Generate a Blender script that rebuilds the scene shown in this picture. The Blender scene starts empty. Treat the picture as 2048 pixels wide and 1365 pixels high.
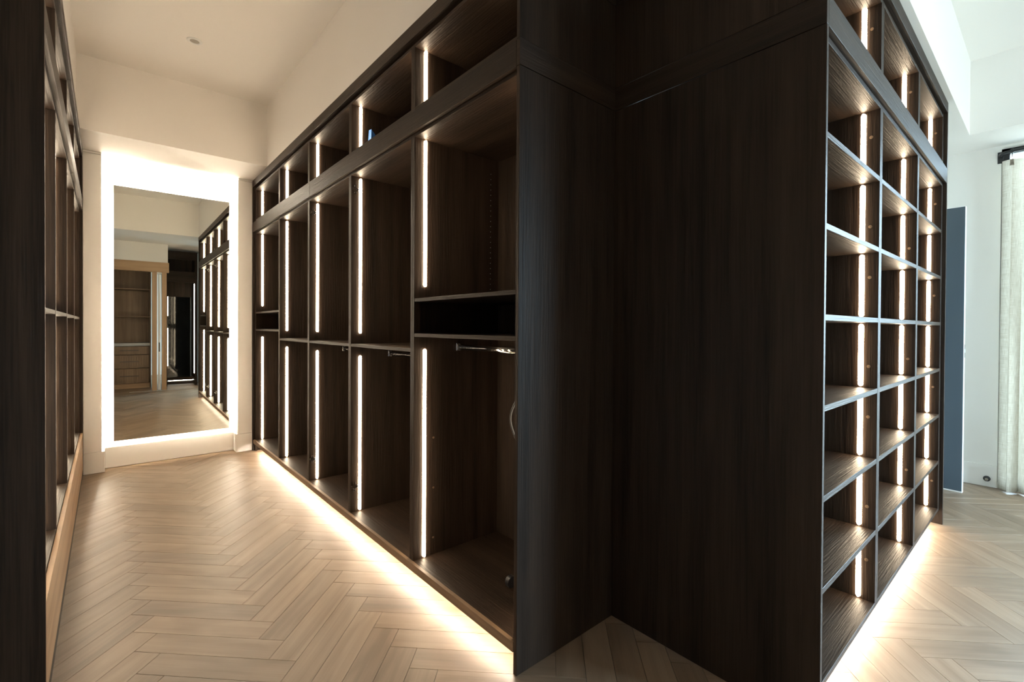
import bpy, bmesh, math, random
from mathutils import Vector, Matrix
random.seed(7)
C = bpy.context.scene.collection
scn = bpy.context.scene
R = math.radians

# ------------------------------------------------------------------ camera
cd = bpy.data.cameras.new('camera'); cam = bpy.data.objects.new('camera', cd); C.objects.link(cam)
F = Vector((0.65364, 0.75676, -0.00804)); RT = Vector((0.756805, -0.653615, 0.0057645))
UP = RT.cross(F).normalized()
cam.matrix_world = Matrix(((RT.x, UP.x, -F.x, 0), (RT.y, UP.y, -F.y, 0), (RT.z, UP.z, -F.z, 1.4), (0, 0, 0, 1)))
cd.sensor_width = 36; cd.lens = 940.07 / 2048 * 36; cd.shift_y = -20.3 / 2048; cd.clip_start = 0.02
scn.camera = cam

# ------------------------------------------------------------------ world, view
w = bpy.data.worlds.new('sky'); scn.world = w; w.use_nodes = True
bg = w.node_tree.nodes['Background']; bg.inputs[1].default_value = 36.0
_nt = w.node_tree; _tc = _nt.nodes.new('ShaderNodeTexCoord'); _sp = _nt.nodes.new('ShaderNodeSeparateXYZ'); _cr = _nt.nodes.new('ShaderNodeValToRGB')
_nt.links.new(_tc.outputs['Generated'], _sp.inputs[0])
_mr = _nt.nodes.new('ShaderNodeMapRange'); _mr.inputs[1].default_value = -1; _nt.links.new(_sp.outputs[2], _mr.inputs[0]); _nt.links.new(_mr.outputs[0], _cr.inputs[0])
_cr.color_ramp.elements[0].position = .47; _cr.color_ramp.elements[0].color = (.15, .185, .20, 1)      # ground outside
_cr.color_ramp.elements[1].position = .52; _cr.color_ramp.elements[1].color = (.60, .80, 1.0, 1)       # sky
_nt.links.new(_cr.outputs[0], bg.inputs[0])
scn.view_settings.view_transform = 'Standard'; scn.view_settings.look = 'None'
scn.view_settings.exposure = 0.60; scn.view_settings.gamma = 1.0; scn.view_settings.use_curve_mapping = False
scn.cycles.use_denoising = True
scn.cycles.max_bounces = 10; scn.cycles.diffuse_bounces = 5; scn.cycles.glossy_bounces = 6
scn.cycles.transparent_max_bounces = 12; scn.cycles.sample_clamp_indirect = 6
scn.cycles.caustics_reflective = False; scn.cycles.caustics_refractive = False
LED = (1.0, 0.79, 0.55)
STRIP_L, UNDER_L, MIRROR_L = 28.0, 82.0, 90.0
def portal(loc, rot, sx, sy):
    l = bpy.data.lights.new('daylight_portal', 'AREA'); l.shape = 'RECTANGLE'; l.size = sx; l.size_y = sy
    l.cycles.is_portal = True
    o = bpy.data.objects.new('daylight_portal', l); C.objects.link(o); o.location = loc; o.rotation_euler = rot
portal((6.08, -1.45, 1.51), (0, R(90), 0), 3.0, 3.6)
portal((4.6, -3.72, 1.5), (R(90), 0, 0), 2.1, 3.0)  # portal of the added fill window in the back wall

# ------------------------------------------------------------------ materials
def mat(name):
    m = bpy.data.materials.new(name); m.use_nodes = True
    nt = m.node_tree; return m, nt, nt.nodes['Principled BSDF']
def N(nt, t, **k):
    n = nt.nodes.new(t)
    for a, v in k.items(): setattr(n, a, v)
    return n
def wood(name, dark, light, rough, bump, spec=0.5, pores=0.35, island=False, vary=0.25, streak=1.0, flm=.7, fa=.05):
    """UV in metres, u runs with the grain"""
    m, nt, p = mat(name); L = nt.links.new
    uv = N(nt, 'ShaderNodeUVMap'); uv.uv_map = 'UVMap'
    if island:
        g = N(nt, 'ShaderNodeNewGeometry'); rnd = g.outputs['Random Per Island']
    else:
        g = N(nt, 'ShaderNodeObjectInfo'); rnd = g.outputs['Random']
    off = N(nt, 'ShaderNodeVectorMath', operation='SCALE'); off.inputs[0].default_value = (37, 53, 11)
    L(rnd, off.inputs['Scale'])
    add = N(nt, 'ShaderNodeVectorMath', operation='ADD'); L(uv.outputs[0], add.inputs[0]); L(off.outputs[0], add.inputs[1])
    def noise(su, sv, detail, dist=0.0, rough=0.55):
        mp = N(nt, 'ShaderNodeMapping'); mp.inputs['Scale'].default_value = (su, sv, 1); L(add.outputs[0], mp.inputs[0])
        n = N(nt, 'ShaderNodeTexNoise'); n.inputs['Scale'].default_value = 1; n.inputs['Detail'].default_value = detail
        n.inputs['Distortion'].default_value = dist; n.inputs['Roughness'].default_value = rough
        L(mp.outputs[0], n.inputs['Vector']); return n.outputs[0]
    broad = noise(0.45, 15, 4, 0.25); fine = noise(4, 150, 3, 0.25); flame = noise(flm, 6, 2, .5)
    wv = N(nt, 'ShaderNodeMath', operation='MULTIPLY'); wv.inputs[1].default_value = 26 * streak; L(flame, wv.inputs[0])
    sn = N(nt, 'ShaderNodeMath', operation='SINE'); L(wv.outputs[0], sn.inputs[0])
    s2 = N(nt, 'ShaderNodeMath', operation='MULTIPLY_ADD'); s2.inputs[1].default_value = fa; L(sn.outputs[0], s2.inputs[0]); L(broad, s2.inputs[2])
    s3 = N(nt, 'ShaderNodeMath', operation='MULTIPLY_ADD'); s3.inputs[1].default_value = pores; L(fine, s3.inputs[0]); L(s2.outputs[0], s3.inputs[2])
    mr = N(nt, 'ShaderNodeMapRange'); mr.inputs[1].default_value = .3 + pores * .35; mr.inputs[2].default_value = .72 + pores * .65
    L(s3.outputs[0], mr.inputs[0])
    mix = N(nt, 'ShaderNodeMix', data_type='RGBA'); mix.inputs[6].default_value = (*dark, 1); mix.inputs[7].default_value = (*light, 1)
    L(mr.outputs[0], mix.inputs[0])
    hv = N(nt, 'ShaderNodeHueSaturation'); L(mix.outputs[2], hv.inputs['Color'])
    v = N(nt, 'ShaderNodeMapRange'); v.inputs[3].default_value = 1 - vary / 2; v.inputs[4].default_value = 1 + vary / 2
    L(rnd, v.inputs[0]); L(v.outputs[0], hv.inputs['Value'])
    L(hv.outputs[0], p.inputs['Base Color'])
    p.inputs['Roughness'].default_value = rough; p.inputs['Specular IOR Level'].default_value = spec
    b = N(nt, 'ShaderNodeBump'); b.inputs['Strength'].default_value = 1.0; b.inputs['Distance'].default_value = bump
    hs = N(nt, 'ShaderNodeMath', operation='MULTIPLY_ADD'); hs.inputs[1].default_value = .07; L(sn.outputs[0], hs.inputs[0]); L(fine, hs.inputs[2])
    L(hs.outputs[0], b.inputs['Height']); L(b.outputs[0], p.inputs['Normal'])
    return m
M_DARK = wood('dark_oak', (.0105, .0064, .0044), (.043, .0275, .0185), .46, .0018, .16, .6, vary=.18)
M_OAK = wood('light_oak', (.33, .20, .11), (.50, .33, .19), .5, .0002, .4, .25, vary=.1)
M_FLOOR = wood('floor_oak', (.182, .118, .072), (.285, .198, .131), .43, .00012, .55, .22, vary=.30, flm=1.3, fa=.09)
M_FLOOR2 = wood('floor_oak_joined', (.182, .118, .072), (.285, .198, .131), .43, .00012, .55, .22, island=True, vary=.30, flm=1.3, fa=.09)
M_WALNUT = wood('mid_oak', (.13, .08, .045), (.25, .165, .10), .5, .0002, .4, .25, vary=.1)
def plain(name, col, rough=.5, metal=0, spec=.5, noise=0.0, coat=0):
    m, nt, p = mat(name)
    p.inputs['Base Color'].default_value = (*col, 1); p.inputs['Roughness'].default_value = rough
    p.inputs['Metallic'].default_value = metal; p.inputs['Specular IOR Level'].default_value = spec
    p.inputs['Coat Weight'].default_value = coat
    if noise:
        tc = N(nt, 'ShaderNodeTexCoord'); n = N(nt, 'ShaderNodeTexNoise'); n.inputs['Scale'].default_value = 260; n.inputs['Detail'].default_value = 2
        nt.links.new(tc.outputs['Object'], n.inputs['Vector'])
        b = N(nt, 'ShaderNodeBump'); b.inputs['Distance'].default_value = noise; b.inputs['Strength'].default_value = .5
        nt.links.new(n.outputs[0], b.inputs['Height']); nt.links.new(b.outputs[0], p.inputs['Normal'])
    return m
M_WALL = plain('wall_paint', (.84, .82, .78), .7, noise=.0004)
M_CEIL = plain('ceiling_paint', (.86, .835, .80), .8, noise=.0003)
M_TRIM = plain('white_trim', (.85, .83, .79), .4)
M_JOINT = plain('joint_filler', (.05, .033, .02), .8)
M_CHROME = plain('chrome', (.8, .8, .8), .12, 1)
M_STEEL = plain('brushed_steel', (.6, .62, .64), .35, 1)
M_BLACK = plain('black_metal', (.012, .012, .013), .4)
M_RUBBER = plain('black_rubber', (.01, .01, .012), .35)
M_GLASSBLK = plain('black_glass', (.004, .005, .006), .05, 0, .6)
M_SLATE = plain('slate_glass', (.058, .085, .11), .22, 0, .6, coat=.4)
M_WHITE = plain('white_lacquer', (.82, .83, .82), .3)
M_BLUE = plain('blue_tape', (.02, .13, .42), .6)
M_GREY = plain('grey_lens', (.33, .30, .26), .4)
M_DOOR = plain('toe_kick', (.05, .035, .022), .6)
M_MIRROR = plain('mirror_silver', (.86, .90, .86), .0, 1)
M_MARBLE = plain('grey_stone_top', (.33, .34, .35), .25, noise=.0002)
def emit(name, col, s):
    m = bpy.data.materials.new(name); m.use_nodes = True; nt = m.node_tree; nt.nodes.clear()
    e = N(nt, 'ShaderNodeEmission'); e.inputs[0].default_value = (*col, 1); e.inputs[1].default_value = s
    o = N(nt, 'ShaderNodeOutputMaterial'); nt.links.new(e.outputs[0], o.inputs[0]); return m
M_LED = emit('led_diffuser', LED, STRIP_L)
M_LEDU = emit('led_under', (1.0, .87, .70), UNDER_L)
M_LEDM = emit('led_mirror', (1.0, .87, .68), MIRROR_L)
def fabric():
    m, nt, p = mat('linen'); L = nt.links.new
    tc = N(nt, 'ShaderNodeUVMap'); tc.uv_map = 'UVMap'
    def nz(su, sv):
        mp = N(nt, 'ShaderNodeMapping'); mp.inputs['Scale'].default_value = (su, sv, 1); L(tc.outputs[0], mp.inputs[0])
        n = N(nt, 'ShaderNodeTexNoise'); n.inputs['Scale'].default_value = 1; n.inputs['Detail'].default_value = 2
        L(mp.outputs[0], n.inputs['Vector']); return n.outputs[0]
    a, b = nz(420, 12), nz(12, 420)
    ad = N(nt, 'ShaderNodeMath', operation='ADD'); L(a, ad.inputs[0]); L(b, ad.inputs[1])
    cr = N(nt, 'ShaderNodeMapRange'); cr.inputs[1].default_value = .7; cr.inputs[2].default_value = 1.3; L(ad.outputs[0], cr.inputs[0])
    mix = N(nt, 'ShaderNodeMix', data_type='RGBA'); mix.inputs[6].default_value = (.26, .22, .165, 1); mix.inputs[7].default_value = (.44, .385, .30, 1)
    L(cr.outputs[0], mix.inputs[0]); L(mix.outputs[2], p.inputs['Base Color']); p.inputs['Roughness'].default_value = .9
    tr = N(nt, 'ShaderNodeBsdfTranslucent'); L(mix.outputs[2], tr.inputs[0])
    ms = N(nt, 'ShaderNodeMixShader'); ms.inputs[0].default_value = .35
    L(p.outputs[0], ms.inputs[1]); L(tr.outputs[0], ms.inputs[2])
    L(ms.outputs[0], nt.nodes['Material Output'].inputs[0])
    bm_ = N(nt, 'ShaderNodeBump'); bm_.inputs['Distance'].default_value = .0008; L(ad.outputs[0], bm_.inputs['Height']); L(bm_.outputs[0], p.inputs['Normal'])
    return m
M_LINEN = fabric()
def window_glass():
    m = bpy.data.materials.new('window_glass'); m.use_nodes = True; nt = m.node_tree; nt.nodes.clear()
    t = N(nt, 'ShaderNodeBsdfTransparent'); g = N(nt, 'ShaderNodeBsdfGlossy'); g.inputs['Roughness'].default_value = .02
    t.inputs[0].default_value = (.95, .98, .97, 1)
    fr = N(nt, 'ShaderNodeFresnel'); fr.inputs[0].default_value = 1.45
    ms = N(nt, 'ShaderNodeMixShader'); o = N(nt, 'ShaderNodeOutputMaterial')
    nt.links.new(fr.outputs[0], ms.inputs[0]); nt.links.new(t.outputs[0], ms.inputs[1]); nt.links.new(g.outputs[0], ms.inputs[2]); nt.links.new(ms.outputs[0], o.inputs[0])
    return m
M_WGLASS = window_glass()

# ------------------------------------------------------------------ mesh helpers
def link(name, bm, m, parent=None, uvgrain=2, smooth=False, mats=None):
    """uvgrain = axis index of the grain; faces get UVs in metres with u along it"""
    uvl = bm.loops.layers.uv.get('UVMap') or bm.loops.layers.uv.new('UVMap')
    if uvgrain is not None:
        bm.normal_update()
        ox, oy = random.random() * 9, random.random() * 9
        for f in bm.faces:
            n = f.normal; k = max(range(3), key=lambda i: abs(n[i]))
            g = uvgrain if k != uvgrain else (uvgrain + 1) % 3
            o_ = [i for i in range(3) if i != k and i != g][0]
            for l in f.loops: l[uvl].uv = (l.vert.co[g] + ox, l.vert.co[o_] + oy + k * 1.3)
    me = bpy.data.meshes.new(name); bm.to_mesh(me); bm.free()
    for mm in (mats or [m]): me.materials.append(mm)
    if smooth:
        for p in me.polygons: p.use_smooth = True
    o = bpy.data.objects.new(name, me); C.objects.link(o)
    if parent: o.parent = parent
    return o
def bx(bm, a, b, bev=0.0, mi=0):
    r = bmesh.ops.create_cube(bm, size=1); vs = r['verts']
    for v in vs:
        v.co = Vector([(a[i] + b[i]) / 2 + v.co[i] * abs(b[i] - a[i]) for i in range(3)])
    if mi:
        for f in {f for v in vs for f in v.link_faces}: f.material_index = mi
    if bev:
        es = list({e for v in vs for e in v.link_edges})
        bmesh.ops.bevel(bm, geom=es, offset=bev, segments=1, affect='EDGES')
    return bm
def box(name, a, b, m, parent=None, bev=.0008, grain=2):
    return link(name, bx(bmesh.new(), a, b, bev), m, parent, grain)
def cyl(bm, p0, p1, r0, r1=None, seg=16, caps=True):
    p0, p1 = Vector(p0), Vector(p1); d = p1 - p0; r1 = r0 if r1 is None else r1
    q = d.to_track_quat('Z', 'Y').to_matrix().to_4x4()
    bmesh.ops.create_cone(bm, cap_ends=caps, cap_tris=False, segments=seg, radius1=r0, radius2=r1, depth=d.length,
                          matrix=Matrix.Translation((p0 + p1) / 2) @ q)
    return bm
def tube(bm, pts, r, seg=8):
    pts = [Vector(p) for p in pts]; rings = []
    for i, p in enumerate(pts):
        t = (pts[min(i + 1, len(pts) - 1)] - pts[max(i - 1, 0)]).normalized()
        u = t.orthogonal().normalized() if i == 0 else (rings_u - t * rings_u.dot(t)).normalized()
        rings_u = u; v = t.cross(u)
        rings.append([bm.verts.new(p + (u * math.cos(a) + v * math.sin(a)) * r) for a in [2 * math.pi * k / seg for k in range(seg)]])
    for a, b in zip(rings, rings[1:]):
        for k in range(seg): bm.faces.new((a[k], a[(k + 1) % seg], b[(k + 1) % seg], b[k]))
    bm.faces.new(rings[0][::-1]); bm.faces.new(rings[-1]); bmesh.ops.recalc_face_normals(bm, faces=bm.faces)
    return bm
def tag(o, label=None, cat=None, group=None, kind=None):
    if label: o['label'] = label
    if cat: o['category'] = cat
    if group: o['group'] = group
    if kind: o['kind'] = kind
    return o
def thing(name, label, cat, loc=(0, 0, 0), rz=0, group=None):
    o = bpy.data.objects.new(name, None); C.objects.link(o); o.location = loc; o.rotation_euler = (0, 0, rz)
    o.empty_display_size = .1
    return tag(o, label, cat, group)
def struct(name, a, b, m, bev=0, grain=2): return tag(box(name, a, b, m, None, bev, grain), kind='structure')

# ------------------------------------------------------------------ key measures (metres)
XA, YP, XQ, YB, XC = 1.2405, 1.398, 1.856, .519, -.163
RB, RTOP, CB, ZT, ZC = 2.4416, 2.5486, 2.944, 3.018, 3.63
YM = 5.89

# ------------------------------------------------------------------ floor of herringbone planks
X0, X1, Y0, Y1 = -1.0, 5.975, -3.6, 6.10
fl = struct('floor', (X0 - .3, Y0 - .2, -.08), (X1 + .3, Y1 + .2, -.0045), M_JOINT)
WP, LP = .12, .60
P_ = WP * math.sqrt(2); S_ = LP * math.sqrt(2); D1 = Vector((1, -1)) / math.sqrt(2); D2 = Vector((1, 1)) / math.sqrt(2)
def clip(poly, uv):
    def cut(pts, inside, inter):
        out = []
        for i in range(len(pts)):
            a, b = pts[i - 1], pts[i]
            ia, ib = inside(a), inside(b)
            if ia != ib: out.append(inter(a, b))
            if ib: out.append(b)
        return out
    pts = [tuple(p) + tuple(q) for p, q in zip(poly, uv)]
    for ax, val, sg in ((0, X0, 1), (0, X1, -1), (1, Y0, 1), (1, Y1, -1)):
        def ins(p): return (p[ax] - val) * sg >= 0
        def itr(a, b):
            t = (val - a[ax]) / (b[ax] - a[ax]); return tuple(a[i] + (b[i] - a[i]) * t for i in range(4))
        pts = cut(pts, ins, itr)
        if len(pts) < 3: return None
    return pts
gap = .0008
planks = []
for ci in range(-2, 9):
    for k in range(-46, 60):
        A = Vector((.09 + ci * S_, 2.738 + (k % 10000) * P_ if k >= 0 else 2.738 + k * P_))
        for (S, dl, dw) in ((A, D1, D2), (A + D1 * LP, D2, D1)):
            cs = [S + dl * gap + dw * gap, S + dl * (LP - gap) + dw * gap, S + dl * (LP - gap) + dw * (WP - gap), S + dl * gap + dw * (WP - gap)]
            uv = [(0, 0), (LP, 0), (LP, WP), (0, WP)]
            pts = clip(cs, uv)
            if not pts: continue
            cx = sum(p[0] for p in pts) / len(pts); cy = sum(p[1] for p in pts) / len(pts)
            planks.append((cx, cy, pts))
def plank_geo(bm, pts, org, jit):
    uvl = bm.loops.layers.uv.get('UVMap') or bm.loops.layers.uv.new('UVMap')
    cx = sum(p[0] for p in pts) / len(pts); cy = sum(p[1] for p in pts) / len(pts)
    sh = .0009
    def ring(z, s):
        out = []
        for p in pts:
            d = Vector((cx - p[0], cy - p[1])); d = d.normalized() * s if d.length > 1e-6 else d
            out.append(bm.verts.new((p[0] + d.x - org[0], p[1] + d.y - org[1], z)))
        return out
    lo, mid, top = ring(-.0044, 0), ring(-.0007, 0), ring(jit, sh)
    fs = [bm.faces.new(top)]
    for a, b in ((lo, mid), (mid, top)):
        for i in range(len(pts)):
            j = (i + 1) % len(pts); fs.append(bm.faces.new((a[i], a[j], b[j], b[i])))
    um = {}
    for ringv in (lo, mid, top):
        for v, p in zip(ringv, pts): um[v] = (p[2], p[3])
    o = (random.random() * 20, random.random() * 20)
    for f in fs:
        for l in f.loops: l[uvl].uv = (um[l.vert][0] + o[0], um[l.vert][1] + o[1])
    if fs[0].normal.z < 0: pass
vis = []
for p in planks:
    cx, cy, _ = p
    aisle = -.45 < cx < 1.62 and 1.0 < cy < 6.05
    right = cx > 1.5 and -.45 < cy < 1.0 and cy < .9 and (cy > -.45) and cx - cy * .0 > 1.5
    notch = 1.0 < cx < 2.1 and .5 < cy < 1.6
    vis.append(aisle or right or notch)
cands = sorted([p for p, v in zip(planks, vis) if v], key=lambda p: math.hypot(p[0], p[1]))
single = set(id(p) for p in cands[:300])
rest = bmesh.new()
for p in planks:
    j = random.uniform(-.0001, .0001)
    if id(p) in single:
        b = bmesh.new(); plank_geo(b, p[2], (p[0], p[1]), j); bmesh.ops.recalc_face_normals(b, faces=b.faces)
        o = link('plank', b, M_FLOOR, fl, None); o.location = (p[0], p[1], 0)
    else: plank_geo(rest, p[2], (0, 0), j)
bmesh.ops.recalc_face_normals(rest, faces=rest.faces)
tag(link('planking', rest, M_FLOOR2, fl, None), kind='stuff')

# ------------------------------------------------------------------ ceiling, bulkheads, walls
struct('ceiling', (X0 - .2, Y0 - .2, ZC), (X1 + .2, Y1 + .2, ZC + .1), M_CEIL)
# lowered ceiling around the two tray recesses
struct('trim_1', (X0 - .2, 5.27, ZT + .002), (XA + .002, Y1 + .2, ZC), M_CEIL)                 # over the mirror
struct('trim_2', (X0 - .2, YP + .01, ZT + .002), (-.185, 5.27, ZC), M_CEIL)                  # over left wardrobes
struct('trim_3', (XA + .002, YP + .01, ZT + .002), (XQ + .01, Y1 + .2, ZC), M_CEIL)           # over right wardrobes
struct('trim_4', (XQ + .01, .487, ZT + .002), (X1 + .2, Y1 + .2, ZC), M_CEIL)                 # over shelving
struct('trim_5', (X0 - .2, Y0 - .2, ZT + .002), (2.0, YP + .01 - .92, ZC), M_CEIL)            # entry side
struct('trim_6', (X0 - .2, YP + .01 - .92, ZT + .002), (XQ + .01, YP + .01, ZC), M_CEIL)
struct('trim_7', (5.44, Y0 - .2, ZT + .002), (X1 + .2, .487, ZC), M_CEIL)                     # window side
struct('trim_8', (2.0, Y0 - .2, ZT + .002), (5.44, -2.6, ZC), M_CEIL)
struct('wall_left', (X0 - .15, Y0, 0), (X0 + .16, Y1, ZC), M_WALL)
struct('wall_back', (X0, Y0 - .15, 0), (3.6, Y0, ZC), M_WALL)
struct('wall_back', (5.6, Y0 - .15, 0), (X1, Y0, ZC), M_WALL)
struct('wall_back', (3.6, Y0 - .15, 2.95), (5.6, Y0, ZC), M_WALL)
struct('wall_back', (3.6, Y0 - .15, -.05), (5.6, Y0, .06), M_WALL)
b = bmesh.new()
for x in (3.6, 4.57, 5.55): bx(b, (x, Y0 - .10, .06), (x + .05, Y0 - .05, 2.95), .001)
for z in (.06, 2.90): bx(b, (3.6, Y0 - .10, z), (5.6, Y0 - .05, z + .05), .001)
wf2 = tag(link('fill_window', b, M_BLACK), kind='structure')  # unseen window added behind the camera to bring in fill light
for x in (3.65, 4.62): link('pane', bx(bmesh.new(), (x, Y0 - .08, .11), (x + .92, Y0 - .072, 2.90)), M_WGLASS, wf2)
struct('wall_far', (X0, 6.08, 0), (2.0, 6.25, ZC), M_TRIM)
struct('wall_inner', (1.90, YP + .03, 0), (2.0, 6.08, ZT), M_WALL)
# right wall with a full-height window opening behind the curtain
WX, WT = 5.965, .15
struct('wall_right', (WX, .33, 0), (WX + WT, 2.4, ZC), M_WALL)
struct('wall_right', (WX, Y0, 0), (WX + WT, -3.2, ZC), M_WALL)
struct('wall_right', (WX, -3.2, 3.0), (WX + WT, .33, ZC), M_WALL)
struct('wall_right', (WX, -3.2, -.05), (WX + WT, .33, .04), M_WALL)
b = bmesh.new()
for y in (-3.2, -2.03, -.86, .28): bx(b, (WX + .05, y, .04), (WX + .10, y + .05, 3.0), .001)
for z in (.04, 2.95): bx(b, (WX + .05, -3.2, z), (WX + .10, .33, z + .05), .001)
wf = tag(link('window_1', b, M_BLACK), kind='structure')
for y in (-3.15, -1.98, -.81): link('pane', bx(bmesh.new(), (WX + .07, y, .09), (WX + .078, y + 1.12, 2.95)), M_WGLASS, wf)
# partition beyond the shelving with a door opening
struct('wall_end', (4.56, .545, 0), (4.60, YP, ZT), M_WALL)
struct('wall_partition', (4.60, YP, 0), (4.68, YP + .1, ZT), M_WALL)
struct('wall_partition', (5.53, YP, 0), (WX, YP + .1, ZT), M_WALL)
struct('wall_partition', (4.68, YP, 2.47), (5.53, YP + .1, ZT), M_WALL)
struct('wall_hall', (4.0, 2.3, 0), (WX, 2.4, ZT), M_WALL)
# baseboard right
bb = struct('baseboard_right', (WX - .016, .33, .001), (WX - .0005, YP - .001, .195), M_TRIM, .002)
ds = thing('door_stop', 'round black door stop on the white baseboard beside the linen curtain', 'door stop', (WX - .017, .392, .072))
b = bmesh.new(); cyl(b, (0, 0, 0), (-.006, 0, 0), .024, seg=24); cyl(b, (-.006, 0, 0), (-.03, 0, 0), .019, seg=24); link('body', b, M_RUBBER, ds)
b = bmesh.new(); cyl(b, (-.03, 0, 0), (-.034, 0, 0), .012, seg=20); link('cap', b, M_GREY, ds)

# ------------------------------------------------------------------ generic wardrobe pieces
def strip(parent, x, y, z0, z1, face):
    """vertical light strip on a side panel; face = +1/-1 the local x direction it looks to"""
    b = bmesh.new(); bx(b, (x - .0002 * face, y - .009, z0 + .006), (x + .0012 * face, y + .009, z1 - .006))
    s = link('light_strip', b, M_BLACK, parent)
    b = bmesh.new(); xs = x + .0013 * face; xe = x + .0095 * face; r = .0105
    pr = []
    for i in range(9):
        a = math.pi * i / 8; pr.append((math.cos(a) * r, z1 - r + math.sin(a) * r))
    for i in range(9):
        a = math.pi + math.pi * i / 8; pr.append((math.cos(a) * r, z0 + r + math.sin(a) * r))
    lo = [b.verts.new((xs, y + p[0], p[1])) for p in pr]; hi = [b.verts.new((xe, y + p[0] * .62, p[1])) for p in pr]
    b.faces.new(lo); b.faces.new(hi)
    for i in range(len(pr)): j = (i + 1) % len(pr); b.faces.new((lo[i], lo[j], hi[j], hi[i]))
    bmesh.ops.recalc_face_normals(b, faces=b.faces)
    link('diffuser', b, M_LED, s)
def carcass(t, W, D, z0, z1, ts=.02, tt=.018, back=True, bottom_top=None):
    box('side_panel', (0, 0, z0), (ts, D, z1), M_DARK, t)
    box('side_panel', (W - ts, 0, z0), (W, D, z1), M_DARK, t)
    box('top_panel', (ts, 0, z1 - tt), (W - ts, D, z1), M_DARK, t, grain=0)
    box('bottom_panel', (ts, 0, z0), (W - ts, D, z0 + tt), M_DARK, t, grain=0)
    if back: box('back_panel', (ts, D - .012, z0 + tt), (W - ts, D, z1 - tt), M_DARK, t, 0)
def hinge(t, x, y, z, s):
    b = bmesh.new()
    bx(b, (x, y - .008, z - .03), (x + .003 * s, y + .008, z + .03), .0006)
    bx(b, (x, y - .022, z - .011), (x + .004 * s, y + .022, z + .011), .0006)
    for dz in (-.023, .023): cyl(b, (x + .002 * s, y, z + dz), (x + .006 * s, y, z + dz), .0055, seg=10)
    for dy in (-.016, .016): cyl(b, (x + .002 * s, y + dy, z), (x + .008 * s, y + dy, z), .006, seg=10)
    link('hinge_plate', b, M_CHROME, t)
def rail(t, x0, x1, y, z):
    b = bmesh.new()
    segs = 20; ra, rb_ = .007, .015
    ring = [(math.cos(2 * math.pi * i / segs) * ra, math.sin(2 * math.pi * i / segs) * rb_) for i in range(segs)]
    L = [b.verts.new((x0, y + p[0], z + p[1])) for p in ring]; H = [b.verts.new((x1, y + p[0], z + p[1])) for p in ring]
    for i in range(segs): b.faces.new((L[i], L[(i + 1) % segs], H[(i + 1) % segs], H[i]))
    b.faces.new(L[::-1]); b.faces.new(H)
    r_ = link('hanging_rail', b, M_CHROME, t, smooth=True)
    for xx, s in ((x0, 1), (x1, -1)):
        b = bmesh.new(); bx(b, (xx, y - .012, z - .02), (xx + .004 * s, y + .012, z + .024), .001)
        bx(b, (xx + .004 * s, y - .011, z - .018), (xx + .014 * s, y - .0075, z + .018), .0006)
        bx(b, (xx + .004 * s, y + .0075, z - .018), (xx + .014 * s, y + .011, z + .018), .0006)
        link('bracket', b, M_CHROME, r_)
CW = 'dark oak open wardrobe'
def wardrobe(loc, rz, W, D, label, group, shelves, strips, zb=.107, rails=(), hinges=False, cams=()):
    t = thing('wardrobe_unit', label, 'wardrobe', (loc[0], loc[1], 0), rz, group)
    carcass(t, W, D, zb, RB - .0005)
    for z in shelves: box('shelf', (.0205, .001, z - .0185), (W - .0205, D - .014, z), M_DARK, t, grain=0)
    for (a, b_) in strips:
        strip(t, .0202, .065, a, b_, 1); strip(t, W - .0202, .065, a, b_, -1)
    for z in rails: rail(t, .0205, W - .0205, .285, z)
    if hinges:
        for z in (.30, 2.335): hinge(t, .0203, .028, z, 1); hinge(t, W - .0203, .028, z, -1)
    return t
def upper(loc, rz, W, D, label, group, z0=2.58, sz=(2.607, 2.906), ts=.02, both=True):
    t = thing('upper_cabinet', label, 'cabinet', (loc[0], loc[1], 0), rz, group)
    carcass(t, W, D, z0 - .018, CB - .0205, ts)
    if both: strip(t, ts + .0002, .065, *sz, 1)
    strip(t, W - ts - .0002, .065, *sz, -1)
    return t
# ------------------------------------------------------------------ RIGHT-HAND RUN (A), faces the aisle; local x runs towards the camera
FA = XA + .02; DA = .595
divs = [5.83, 4.89, 4.023, 3.157, 2.29, 1.419]
names = ['farthest from the camera, next to the lit mirror, with two shelves',
         'beside the farthest one, single shelf at mid height',
         'in the middle of the right run, single shelf and hanging rail',
         'second nearest in the right run, single shelf and chrome rail',
         'nearest the camera, two shelves with black gap, chrome rail below']
unames = ['top compartment next to the lit mirror', 'top compartment second from the lit mirror', 'top compartment in the middle of the right run',
          'top compartment holding a scrap of blue tape', 'top compartment nearest the dark end panel']
for i in range(5):
    y1, y0 = divs[i], divs[i + 1]; W = y1 - y0 - .0005
    two = i in (0, 4)
    wardrobe((FA, y1), R(-90), W, DA, 'dark oak open wardrobe ' + names[i], 'open wardrobes along the right of the aisle',
             (1.552, 1.363) if two else (1.280,),
             ((1.618, 2.418), (.130, 1.277)) if two else ((1.350, 2.412), (.132, 1.198)),
             rails=(1.282,) if i == 4 else (() if two else (1.205,)), hinges=i in (2, 3))
    upper((FA, y1), R(-90), W, DA, 'dark oak lit ' + unames[i], 'top compartments along the right of the aisle')
# pin holes of the nearest unit
b = bmesh.new()
y = divs[4] + 0.0 - .0204
for k in range(23): cyl(b, (1.782, 2.2695, 1.63 + k * .032), (1.782, 2.2687, 1.63 + k * .032), .0026, seg=8)
ow = [o for o in bpy.data.objects if o.name.startswith('wardrobe_unit') and 'black gap' in o['label']][0]
ph = link('pin_holes', b, M_STEEL); ph['kind'] = 'stuff'; ph.parent = ow; ph.matrix_parent_inverse = Matrix.Translation((-FA, -divs[4], 0)) if False else (Matrix.LocRotScale(ow.location, ow.rotation_euler, None)).inverted()
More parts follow.
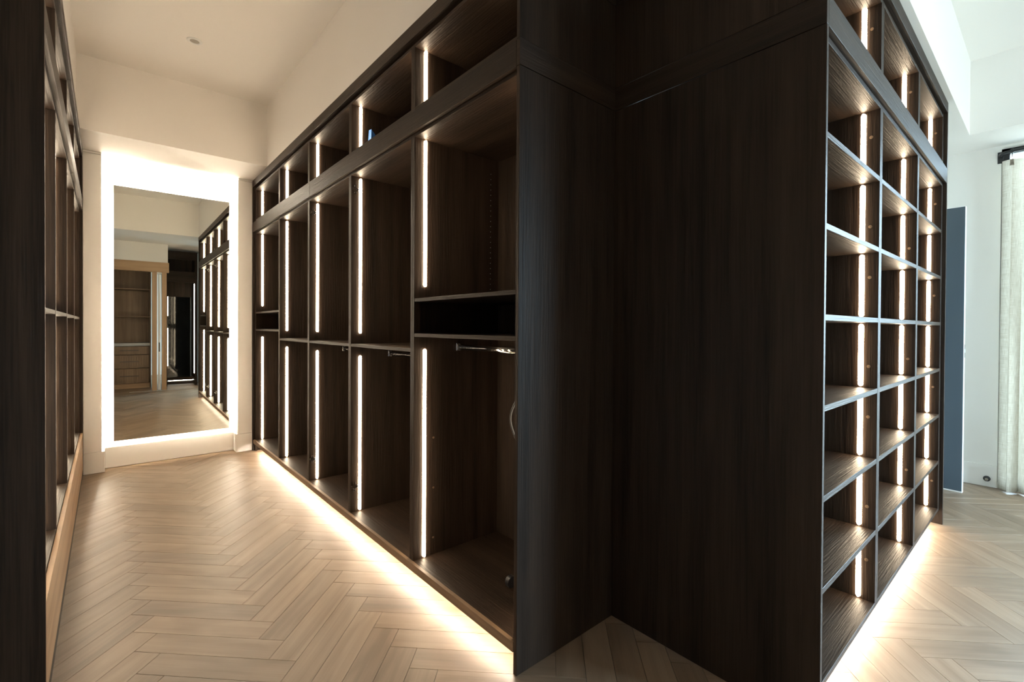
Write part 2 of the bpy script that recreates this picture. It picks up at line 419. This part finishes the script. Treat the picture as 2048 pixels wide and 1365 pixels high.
# small cams in the nearest unit
b = bmesh.new()
for z in (.22, .50, .78): cyl(b, (1.385, 2.2695, z), (1.385, 2.268, z), .006, seg=12)
cm = link('screw_cap', b, M_WALNUT, ow); cm.matrix_parent_inverse = Matrix.LocRotScale(ow.location, ow.rotation_euler, None).inverted()
# rails
def board(t, name, a, b_, grain): return box(name, a, b_, M_DARK, t, .0012, grain)
ca = thing('cornice_rail', 'long dark oak top rail above the right run of lit compartments', 'rail', (XA, 3.6, CB), 0)
for a, b_ in ((1.4195, 3.84), (3.8415, 5.888)): board(ca, 'board', (0, a - 3.6, 0), (.075, b_ - 3.6, ZT - CB), 1)
ma = thing('mid_rail', 'dark oak rail between upper and lower compartments of the right run', 'rail', (XA, 3.6, RB), 0)
for a, b_ in ((1.4195, 3.94), (3.9415, 5.888)): board(ma, 'board', (0, a - 3.6, 0), (.04, b_ - 3.6, RTOP - RB), 1)
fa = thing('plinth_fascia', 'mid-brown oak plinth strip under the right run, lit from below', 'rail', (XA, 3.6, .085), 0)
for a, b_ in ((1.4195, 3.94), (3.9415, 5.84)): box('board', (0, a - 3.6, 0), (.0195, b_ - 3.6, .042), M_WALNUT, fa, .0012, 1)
# under-light
def under(name, a, b_, label, ax):
    t = thing(name, label, 'light strip', ((a[0] + b_[0]) / 2, (a[1] + b_[1]) / 2, a[2]))
    o = t.location
    A = [a[i] - o[i] for i in range(3)]; B = [b_[i] - o[i] for i in range(3)]
    link('channel', bx(bmesh.new(), A, B), M_STEEL, t)
    C_ = list(A); D_ = list(B)
    for i in (0, 1):
        C_[i] += .002; D_[i] -= .002
    D_[2] = A[2] - .0003; C_[2] = A[2] - .003
    link('diffuser', bx(bmesh.new(), C_, D_), M_LEDU, t)
under('light_strip', (XA + .055, 1.44, .098), (XA + .072, 5.78, .1065), 'glowing strip under the right run of wardrobes washing the aisle floor', 1)
# support feet / recess board behind
box_ = box('plinth_board', (XA + .28, 1.42, .0005), (XA + .296, 5.83, .105), M_DARK, None, .0005, 1)
tag(box_, 'dark oak recessed plinth board behind the glow under the right wardrobes', 'plinth')
# far end filler & near end panel
ef = thing('end_panel', 'narrow dark oak filler panel between farthest wardrobe and white pilaster', 'panel', (XA, 5.86, 0))
box('panel', (.0, -.02 + .025, .0005), (.59, .029, RB - .001), M_DARK, ef)
box('filler_strip', (.02, -.0285, .0005), (.04, .0045, RB - .001), M_DARK, ef)
box('panel', (.0, .005, RTOP + .001), (.59, .029, CB - .001), M_DARK, ef)
b = bmesh.new(); cyl(b, (.045, .0045, .07), (.045, .0035, .07), .0045, seg=12); link('screw_cap', b, M_STEEL, ef)
# corner panels P and Q
ep = thing('end_panel', 'tall black-brown end panel closing the right run, left side of the dark corner', 'panel', (XA, YP, 0))
for z0, z1, g in ((.0008, RB - .001, 2), (RB + .0008, RTOP - .0008, 0), (RTOP + .001, CB - .001, 2), (CB + .0008, ZT, 0)):
    box('panel', (-.0 if g == 2 else -.0012, 0 if g == 2 else -.0014, z0), (XQ - XA - .0005, .0195, z1), M_DARK, ep, .0012, g)
eq = thing('end_panel', 'widest black-brown end panel beside the cubby shelving, right side of dark corner', 'panel', (XQ, YB, 0))
for z0, z1, g in ((.0008, RB - .001, 2), (RB + .0008, RTOP - .0008, 1), (RTOP + .001, CB - .001, 2), (CB + .0008, ZT, 1)):
    box('panel', (0 if g == 2 else -.0014, 0, z0), (.0195, YP + .0195 - YB, z1), M_DARK, eq, .0012, g)

# ------------------------------------------------------------------ LEFT RUN (C)
FC = XC - .02
divc = [2.352, 3.157, 4.023, 4.89, 5.83]
cn = ['behind the dark panel at the left edge', 'second from the left edge of the picture', 'third along the left run', 'farthest along the left run beside the pilaster']
for i in range(4):
    y0, y1 = divc[i], divc[i + 1]; W = y1 - y0 - .0005
    wardrobe((FC, y0), R(90), W, .58, 'dark oak wardrobe ' + cn[i], 'open wardrobes along the left of the aisle', (1.468,),
             ((1.53, 2.412), (.436, 1.40)), zb=.3975)
    upper((FC, y0), R(90), W, .58, 'dark oak lit top compartment ' + cn[i], 'top compartments along the left of the aisle')
cc = thing('cornice_rail', 'dark oak top rail above the left run of compartments', 'rail', (XC, 4.1, CB))
for a, b_ in ((2.352, 4.08), (4.0815, 5.888)): board(cc, 'board', (-.075, a - 4.1, 0), (0, b_ - 4.1, ZT - CB), 1)
mc = thing('mid_rail', 'dark oak rail between upper and lower compartments of the left run', 'rail', (XC, 4.1, RB))
for a, b_ in ((2.352, 4.45), (4.4515, 5.888)): board(mc, 'board', (-.04, a - 4.1, 0), (0, b_ - 4.1, RTOP - RB), 1)
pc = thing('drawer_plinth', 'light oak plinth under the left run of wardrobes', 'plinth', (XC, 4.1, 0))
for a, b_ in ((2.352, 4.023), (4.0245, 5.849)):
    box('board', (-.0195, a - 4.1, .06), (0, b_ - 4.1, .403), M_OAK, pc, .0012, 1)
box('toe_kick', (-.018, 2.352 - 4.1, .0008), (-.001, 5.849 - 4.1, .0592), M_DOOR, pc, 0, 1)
el = thing('end_panel', 'near-black end panel filling the left edge of the picture', 'panel', (XC, 2.33, 0))
box('panel', (-.62, 0, .0008), (0, .02, ZT), M_DARK, el)
el2 = thing('end_panel', 'narrow dark filler panel between left run and pilaster', 'panel', (XC, 5.85, 0))
box('panel', (-.58, 0, .0008), (0, .037, RB - .001), M_DARK, el2)
box('panel', (-.58, 0, RTOP + .001), (0, .037, CB - .001), M_DARK, el2)
box('filler_strip', (-.04, -.0185, .41), (-.021, -.0005, RB - .001), M_DARK, el2)

# ------------------------------------------------------------------ RIGHT SHELVING (B)
FB = YB + .02; DB = .36; TS = .0225
ub = [(1.9245, 2.7270), (2.7280, 3.6160), (3.6170, 4.5020)]
shz = [2.106, 1.779, 1.452, 1.125, .798, .466]
bn = ['nearest the camera, cubbies in the left column', 'middle column of lit cubbies', 'far column of lit cubbies near the open door']
for i, (a, b_) in enumerate(ub):
    W = b_ - a
    t = thing('shelving_unit', 'dark oak cubby shelving, ' + bn[i], 'shelving', (a, FB, 0), 0, 'cubby shelving units')
    carcass(t, W, DB, .103, RB - .0005, TS, .022)
    for z in shz: box('shelf', (TS + .0004, .0005, z - .022), (W - TS - .0004, DB - .014, z), M_DARK, t, grain=0)
    zs = [.125] + sorted(shz) + [2.424 - .004 + .022]
    zz = sorted(shz + [.125]); tops = sorted([z - .022 for z in shz] + [RB - .0225])
    for z0, z1 in zip(zz, tops):
        strip(t, W - TS - .0002, .064, z0 + .006, z1 - .006, -1)
    for j, (z0, z1) in enumerate(zip(zz, tops)):
        if (i + j) % 2 == 0 or (i == 0):
            b = bmesh.new(); zc = z0 + (.19 if j % 2 == 0 else .10); yy = .034
            cyl(b, (W - TS - .0001, yy, zc), (W - TS - .0014, yy, zc), .0075, seg=16); cyl(b, (W - TS - .0014, yy, zc), (W - TS - .002, yy, zc), .0045, seg=12)
            link('screw_cap', b, M_WALNUT, t)
    u = upper((a, FB), 0, W, DB, 'dark oak lit top compartment above the shelving, ' + ['nearest', 'middle', 'farthest'][i] + ' of three', 'top compartments above the cubby shelving', z0=2.594, sz=(2.607, 2.912), ts=TS, both=False)
    b = bmesh.new(); cyl(b, (W - TS - .0001, .036, 2.80), (W - TS - .0016, .036, 2.80), .007, seg=14); link('screw_cap', b, M_WALNUT, u)
cb = thing('cornice_rail', 'grey-blue sheened top rail above the cubby shelving', 'rail', (XQ, YB, CB))
board(cb, 'board', (.0205, 0, 0), (4.5525 - XQ, .07, ZT - CB), 0)
mb = thing('mid_rail', 'grey-blue sheened rail across the cubby shelving', 'rail', (XQ, YB, RB))
board(mb, 'board', (.0205, 0, 0), (4.5525 - XQ, .04, RTOP - RB), 0)
fb = thing('filler_strip', 'slim dark filler beside the first column of cubbies', 'panel', (1.8765, FB, 0))
box('filler', (0, 0, .0008), (.0475, .02, RB - .001), M_DARK, fb); box('filler', (0, 0, RTOP + .001), (.0475, .02, CB - .001), M_DARK, fb)
eb = thing('end_panel', 'tall dark oak end panel at the far end of the cubby shelving', 'panel', (4.53, YB, 0))
box('panel', (0, 0, .0008), (.0225, .40, RB - .001), M_DARK, eb); box('panel', (0, 0, RTOP + .001), (.0225, .40, CB - .001), M_DARK, eb)
box('filler', (-.0275, .021, .1), (-.0005, .038, RB - .001), M_DARK, eb); box('filler', (-.0275, .021, RTOP + .001), (-.0005, .038, CB - .001), M_DARK, eb)
under('light_strip', (1.93, FB + .05, .094), (4.49, FB + .067, .1025), 'glowing strip under the cubby shelving washing the pale floor', 0)
tag(box('plinth_board', (1.88, FB + .27, .0005), (4.50, FB + .286, .102), M_DARK, None, .0005, 0), 'dark oak recessed plinth board under the cubby shelving', 'plinth')

# ------------------------------------------------------------------ mirror wall
for nm, x0, x1, xb0, xb1, side in (('trim_9', XC + .0005, -.032, XC + .0005, -.008, 'left'), ('trim_10', 1.102, XA - .0005, 1.083, XA - .0005, 'right')):
    pt = struct(nm, (x0, YM + .004, .201), (x1, 6.08, 3.000), M_TRIM, .002)
    b = bmesh.new(); bx(b, (xb0, YM - .004, .0008), (xb1, 6.08, .2), .003); link('base_block', b, M_TRIM, pt)
    b = bmesh.new(); bx(b, (x0, YM - .012, 3.0005), (x1, 6.08, ZT + .001), .003); link('cap', b, M_TRIM, pt)
struct('baseboard_far', (-.0075, 6.020, .004), (1.0825, 6.079, .205), M_TRIM, .002)
mi = thing('mirror', 'tall rectangular backlit mirror glowing on the white end wall', 'mirror', (.545, 5.994, 1.511), 0)
mi.rotation_euler = (R(.235), 0, R(-.486))
W2, H2 = .489, 1.2505
box('glass', (-W2, 0, -H2), (W2, .006, H2), M_MIRROR, mi, .0006)
box('backing', (-W2 + .05, .0065, -H2 + .05), (W2 - .05, .030, H2 - .05), M_WHITE, mi, 0)
b = bmesh.new()
for s in (-1, 1):
    bx(b, (s * (W2 - .022) - .004, .0075, -H2 + .03), (s * (W2 - .022) + .004, .016, H2 - .03))
    bx(b, (-W2 + .03, .0075, s * (H2 - .022) - .004), (W2 - .03, .016, s * (H2 - .022) + .004))
link('light_strip', b, M_LEDM, mi)
b = bmesh.new()
for x in (-.029, 1.093): bx(b, (x, 6.05, .20), (x + .006, 6.06, 3.0))
bx(b, (-.02, 6.04, 3.003), (1.09, 6.052, 3.009))
nl = tag(link('light_strip', b, M_LEDM), 'hidden strip lighting around the white niche behind the mirror', 'light strip')
# downlight
dl = thing('recessed_downlight', 'small round unlit downlight in the cream ceiling', 'downlight', (.527, 4.436, ZC))
b = bmesh.new()
seg = 40; prof = [(.031, .002), (.031, -.0045), (.036, -.0075), (.052, -.0035), (.053, 0)]
rs = [[b.verts.new((r * math.cos(2 * math.pi * i / seg), r * math.sin(2 * math.pi * i / seg), z)) for i in range(seg)] for r, z in prof]
for p, q in zip(rs, rs[1:]):
    for i in range(seg): b.faces.new((p[i], p[(i + 1) % seg], q[(i + 1) % seg], q[i]))
bmesh.ops.recalc_face_normals(b, faces=b.faces)
link('trim_ring', b, M_WHITE, dl, smooth=True)
b = bmesh.new(); cyl(b, (0, 0, -.001), (0, 0, -.003), .0305, seg=32); link('lens', b, M_GREY, dl)

# ------------------------------------------------------------------ loose things in the right run
tp = thing('tape_scrap', 'crumpled scrap of blue tape inside a top compartment of the right run', 'tape', (1.372, 3.120, 2.5805))
b = bmesh.new()
pts = [(0, 0, 0), (.004, -.03, .0), (.002, .004, .09), (.01, -.026, .10), (.004, -.002, .145), (.014, -.018, .15)]
vs = [b.verts.new((p[0], p[1], p[2] * 1.2)) for p in pts]; vs2 = [b.verts.new((p[0] + .055, p[1] - .012, p[2] * .75)) for p in pts]
for i in (0, 2):
    b.faces.new((vs[i], vs[i + 1], vs[i + 3], vs[i + 2])); b.faces.new((vs2[i], vs2[i + 1], vs2[i + 3], vs2[i + 2]))
    b.faces.new((vs[i], vs[i + 2], vs2[i + 2], vs2[i])); b.faces.new((vs[i + 1], vs[i + 3], vs2[i + 3], vs2[i + 1]))
b.faces.new((vs[4], vs[5], vs2[5], vs2[4])); b.faces.new((vs[0], vs[1], vs2[1], vs2[0]))
bmesh.ops.recalc_face_normals(b, faces=b.faces)
link('tape', b, M_BLUE, tp)
cbp = []
for i in range(41):
    s = i / 40; z = 1.16 - s * .80
    cbp.append((1.340, 1.492 + .066 * math.exp(-((s - .29) / .10) ** 2), 1.26 - .90 * s))
ln = []
for i in range(30):
    s = i / 29; a = s * math.pi * 2.6; ln.append((1.52 + .05 * math.cos(a), 1.53 + .05 * math.sin(a) * .7, .131 + .012 * s + .002))
b = bmesh.new(); tube(b, cbp + [(1.335, 1.47, .30), (1.35, 1.472, .24), (1.37, 1.475, .18), (1.42, 1.48, .145), (1.46, 1.50, .134)], .0055, 8)
t = thing('power_cable', 'black cable hanging inside the nearest wardrobe of the right run', 'cable', (0, 0, 0)); link('cable', b, M_RUBBER, t, smooth=True)
t = thing('cable_reel', 'small black round reel lying on the floor of the nearest wardrobe', 'reel', (1.50, 1.735, .1255))
b = bmesh.new(); cyl(b, (0, -.012, .028), (0, .012, .028), .028, seg=24); link('drum', b, M_RUBBER, t)
b = bmesh.new(); cyl(b, (0, .012, .028), (0, .016, .028), .020, seg=24); link('cap', b, M_BLACK, t)

# ------------------------------------------------------------------ open door on the right
d = tag(thing('door_1', None, None, (5.53, 1.375, 0)), kind='structure')
dang = math.atan2(.045, .87)
d.rotation_euler = (0, 0, 0)
# slab along -Y from the hinge, leaf front edge at Y=.50
dr = thing('door_leaf', 'open slate-grey door leaf with white edge beyond the shelving', 'door', (5.5, 1.37, 0), math.atan2(-.035, .87))
bpy.data.objects.remove(d)
box('slab', (-.0, -.865, .02), (.040, 0, 2.44), M_WHITE, dr, .0015)
box('panel', (-.003, -.862, .032), (-.0004, -.003, 2.436), M_SLATE, dr, .0004)
b = bmesh.new(); bx(b, (.012, -.8665, 1.165), (.030, -.8652, 1.275), .0006); lt = link('latch_plate', b, M_BLACK, dr)
b = bmesh.new(); bx(b, (.014, -.869, 1.205), (.028, -.8666, 1.235), .001); link('bolt', b, M_WHITE, lt)

# ------------------------------------------------------------------ curtain and rod
cu = thing('curtain', 'beige linen pinch-pleat curtain hanging beside the window', 'curtain', (WX - .10, .32, 0))
b = bmesh.new(); uvl = b.loops.layers.uv.new('UVMap')
nu, nz_ = 150, 26; Z0, Z1 = .015, 2.86; Lc = .95; grid = []
def prof_(u, z):
    s = u / nu; k = s * 7.5 * 2 * math.pi
    h = (z - Z0) / (Z1 - Z0); amp = .020 + .036 * (1 - h) ** .7 * (1 - .25 * math.sin(k * .5 + 1)); pin = max(0, (h - .9) / .1)
    x = math.cos(k + .4 * math.sin(k * .37 + 3 * (1 - h))) * amp * (1 - .3 * pin) + .008 * math.sin(9 * h + s * 21)
    y = -s * Lc + .014 * math.sin(2 * k) * (1 - h * .5) + .012 * (1 - h) * math.sin(s * 11)
    return x, y
for j in range(nz_ + 1):
    z = Z0 + (Z1 - Z0) * j / nz_; row = []
    for i in range(nu + 1):
        x, y = prof_(i, z); row.append(b.verts.new((x, y, z)))
    grid.append(row)
for j in range(nz_):
    for i in range(nu):
        f = b.faces.new((grid[j][i], grid[j][i + 1], grid[j + 1][i + 1], grid[j + 1][i]))
        for l, (a, c) in zip(f.loops, ((i, j), (i + 1, j), (i + 1, j + 1), (i, j + 1))): l[uvl].uv = (a / nu * 1.6, c / nz_ * 2.85)
co = link('cloth', b, M_LINEN, cu, None, True)
for k in range(5):
    yy = -.06 - k * .19; b = bmesh.new()
    for dx, rr in ((-.010, .011), (0, .013), (.010, .011)):
        pass
    for q in (-1, 0, 1):
        cyl(b, (-.022, yy + q * .010, Z1 - .055), (-.020, yy + q * .004, Z1 - .001), .004, .0065, seg=12, caps=True)
    link('pinch_pleat', b, M_LINEN, co, 2, True)
ro = thing('curtain_rod', 'black curved return curtain rod under the ceiling beside the window', 'curtain rod', (WX, .335, 2.93))
b = bmesh.new()
arc = [(-.008, .0, 0)] + [(-.02 - .09 * math.sin(a), -.09 * (1 - math.cos(a)) + .0, 0) for a in [math.pi / 2 * i / 8 for i in range(9)]] + [(-.11, -.3, 0), (-.11, -1.2, 0), (-.11, -3.2, 0)]
tube(b, arc, .0125, 12); link('pole', b, M_BLACK, ro, smooth=True)
b = bmesh.new(); bx(b, (-.008, -.018, -.065), (-.0005, .018, .035), .001); link('wall_plate', b, M_BLACK, ro)
for k in range(5):
    yy = -.075 - k * .19; b = bmesh.new()
    cyl(b, (-.11, yy - .008, 0), (-.11, yy + .008, 0), .018, seg=16); bx(b, (-.113, yy - .003, -.05), (-.107, yy + .003, -.016)); link('ring_clip', b, M_BLACK, ro)

# ------------------------------------------------------------------ what the mirror sees behind the camera
struct('wall_entry', (-1.0, -.22, 2.64), (.87, -.10, ZT + .002), M_WALL)
struct('wall_entry', (-1.0, -.22, 0), (-.42, -.10, 2.64), M_WALL)
fr = thing('door_frame', 'light oak door frame with slim white sliding door, reflected in the mirror', 'door frame', (.75, -.16, 0))
box('beam', (-1.17, -.07, 2.44), (.14, .07, 2.64), M_OAK, fr, .002, 0)
box('post', (-.14, -.06, .001), (-.06, .06, 2.4395), M_OAK, fr, .002)
box('post', (.02, -.06, .001), (.10, .06, 2.4395), M_OAK, fr, .002)
box('header', (-.06, -.05, 2.40), (.02, .05, 2.4395), M_WHITE, fr, .001)
pd = thing('pocket_door', 'white sliding door edge with black latch between oak posts, reflected in mirror', 'door', (.73, -.16, 0))
box('slab', (-.02, -.045, .008), (.02, .045, 2.395), M_WHITE, pd, .001)
b = bmesh.new(); bx(b, (-.009, .0451, .80), (.009, .0465, .99), .0005); link('latch_plate', b, M_BLACK, pd)
oc = thing('storage_cabinet', 'oak cabinet with open shelves above three ribbed drawers, reflected in mirror', 'cabinet', (.02, -.72, 0))
box('side_panel', (-.62, -.5, .001), (-.60, 0, 2.62), M_WALNUT, oc); box('side_panel', (.575, -.5, .001), (.60, 0, 2.62), M_WALNUT, oc)
box('back_panel', (-.60, -.5, .1), (.575, -.485, 2.6), M_WALNUT, oc)
box('top_panel', (-.60, -.5, 2.6), (.575, 0, 2.62), M_WALNUT, oc, grain=0)
for z in (2.11, 1.53): box('shelf', (-.60, -.484, z - .02), (.575, -.01, z), M_WALNUT, oc, grain=0)
box('worktop', (-.60, -.484, .90), (.575, .02, .96), M_MARBLE, oc)
box('toe_kick', (-.60, -.484, .001), (.575, -.05, .10), M_OAK, oc, grain=0)
for z0, z1 in ((.72, .89), (.43, .71), (.11, .42)):
    b = bmesh.new()
    bx(b, (-.59, -.4, z0), (.565, -.004, z1), .001)
    if z1 - z0 > .2:
        for k in range(28): bx(b, (-.585 + k * .041, -.004, z0 + .03), (-.585 + k * .041 + .034, .003, z1 - .005), .0015)
    dw = link('drawer', b, M_WALNUT, oc)
    b = bmesh.new(); zc = (z0 + z1) / 2 + .0; bx(b, (.08, .018, zc - .006), (.39, .03, zc + .006), .001)
    bx(b, (.11, .003, zc - .004), (.12, .019, zc + .004)); bx(b, (.35, .003, zc - .004), (.36, .019, zc + .004)); link('handle', b, M_BLACK, dw)
# dark wardrobe behind the camera
dk = thing('wardrobe', 'dark oak wardrobe with black glass door and light strips, reflected in the mirror', 'wardrobe', (.87, -.72, 0))
Wd = .58
box('side_panel', (0, -.6, .001), (.03, 0, 2.98), M_DARK, dk); box('side_panel', (Wd - .05, -.6, .001), (Wd, 0, 2.98), M_DARK, dk)
box('back_panel', (.03, -.6, .1), (Wd - .05, -.588, 2.96), M_DARK, dk)
box('cornice', (.03, -.05, 2.80), (Wd - .05, 0, 2.98), M_DARK, dk, grain=0)
box('mid_rail', (.03, -.05, 2.30), (Wd - .05, 0, 2.54), M_DARK, dk, grain=0)
box('shelf', (.03, -.588, 2.5), (Wd - .05, -.05, 2.54), M_DARK, dk, grain=0)
box('bottom_panel', (.03, -.588, .13), (Wd - .05, -.0, .16), M_DARK, dk, grain=0)
box('plinth', (.03, -.02, .04), (Wd - .05, -.0, .10), M_DARK, dk, grain=0)
gd = box('door', (.03, -.03, .19), (.46, -.012, 1.97), M_GLASSBLK, dk, .001)
for x in (.012, .445): box('frame', (x, -.034, .19), (x + .022, -.006, 1.97), M_SLATE, gd, .001)
strip(dk, Wd - .0505, -.04, .26, 2.28, -1)
strip(dk, .0305, -.003 + .0, .45, 1.28, 1); strip(dk, .0305, -.003, 1.55, 1.97, 1)
under('light_strip', (.92, -.75, .121), (1.38, -.74, .129), 'glowing strip under the dark wardrobe reflected in the mirror', 0)
struct('wall_side_blocker', (1.512, -1.4, 0), (1.60, -.02, ZT + .002), M_WALL)  # unseen wall, stretched forward to block window light from the left end panel
ts = box('sun_streak_strip', (.25, -.085, .0006), (1.5, -.055, .004), M_STEEL, None, .0006)  # steel strip added in place of a sun streak on the floor
tag(ts, 'bright metal strip standing in for a sun streak across the floor, reflected in the mirror', 'sun streak')
bpy.context.view_layer.update()
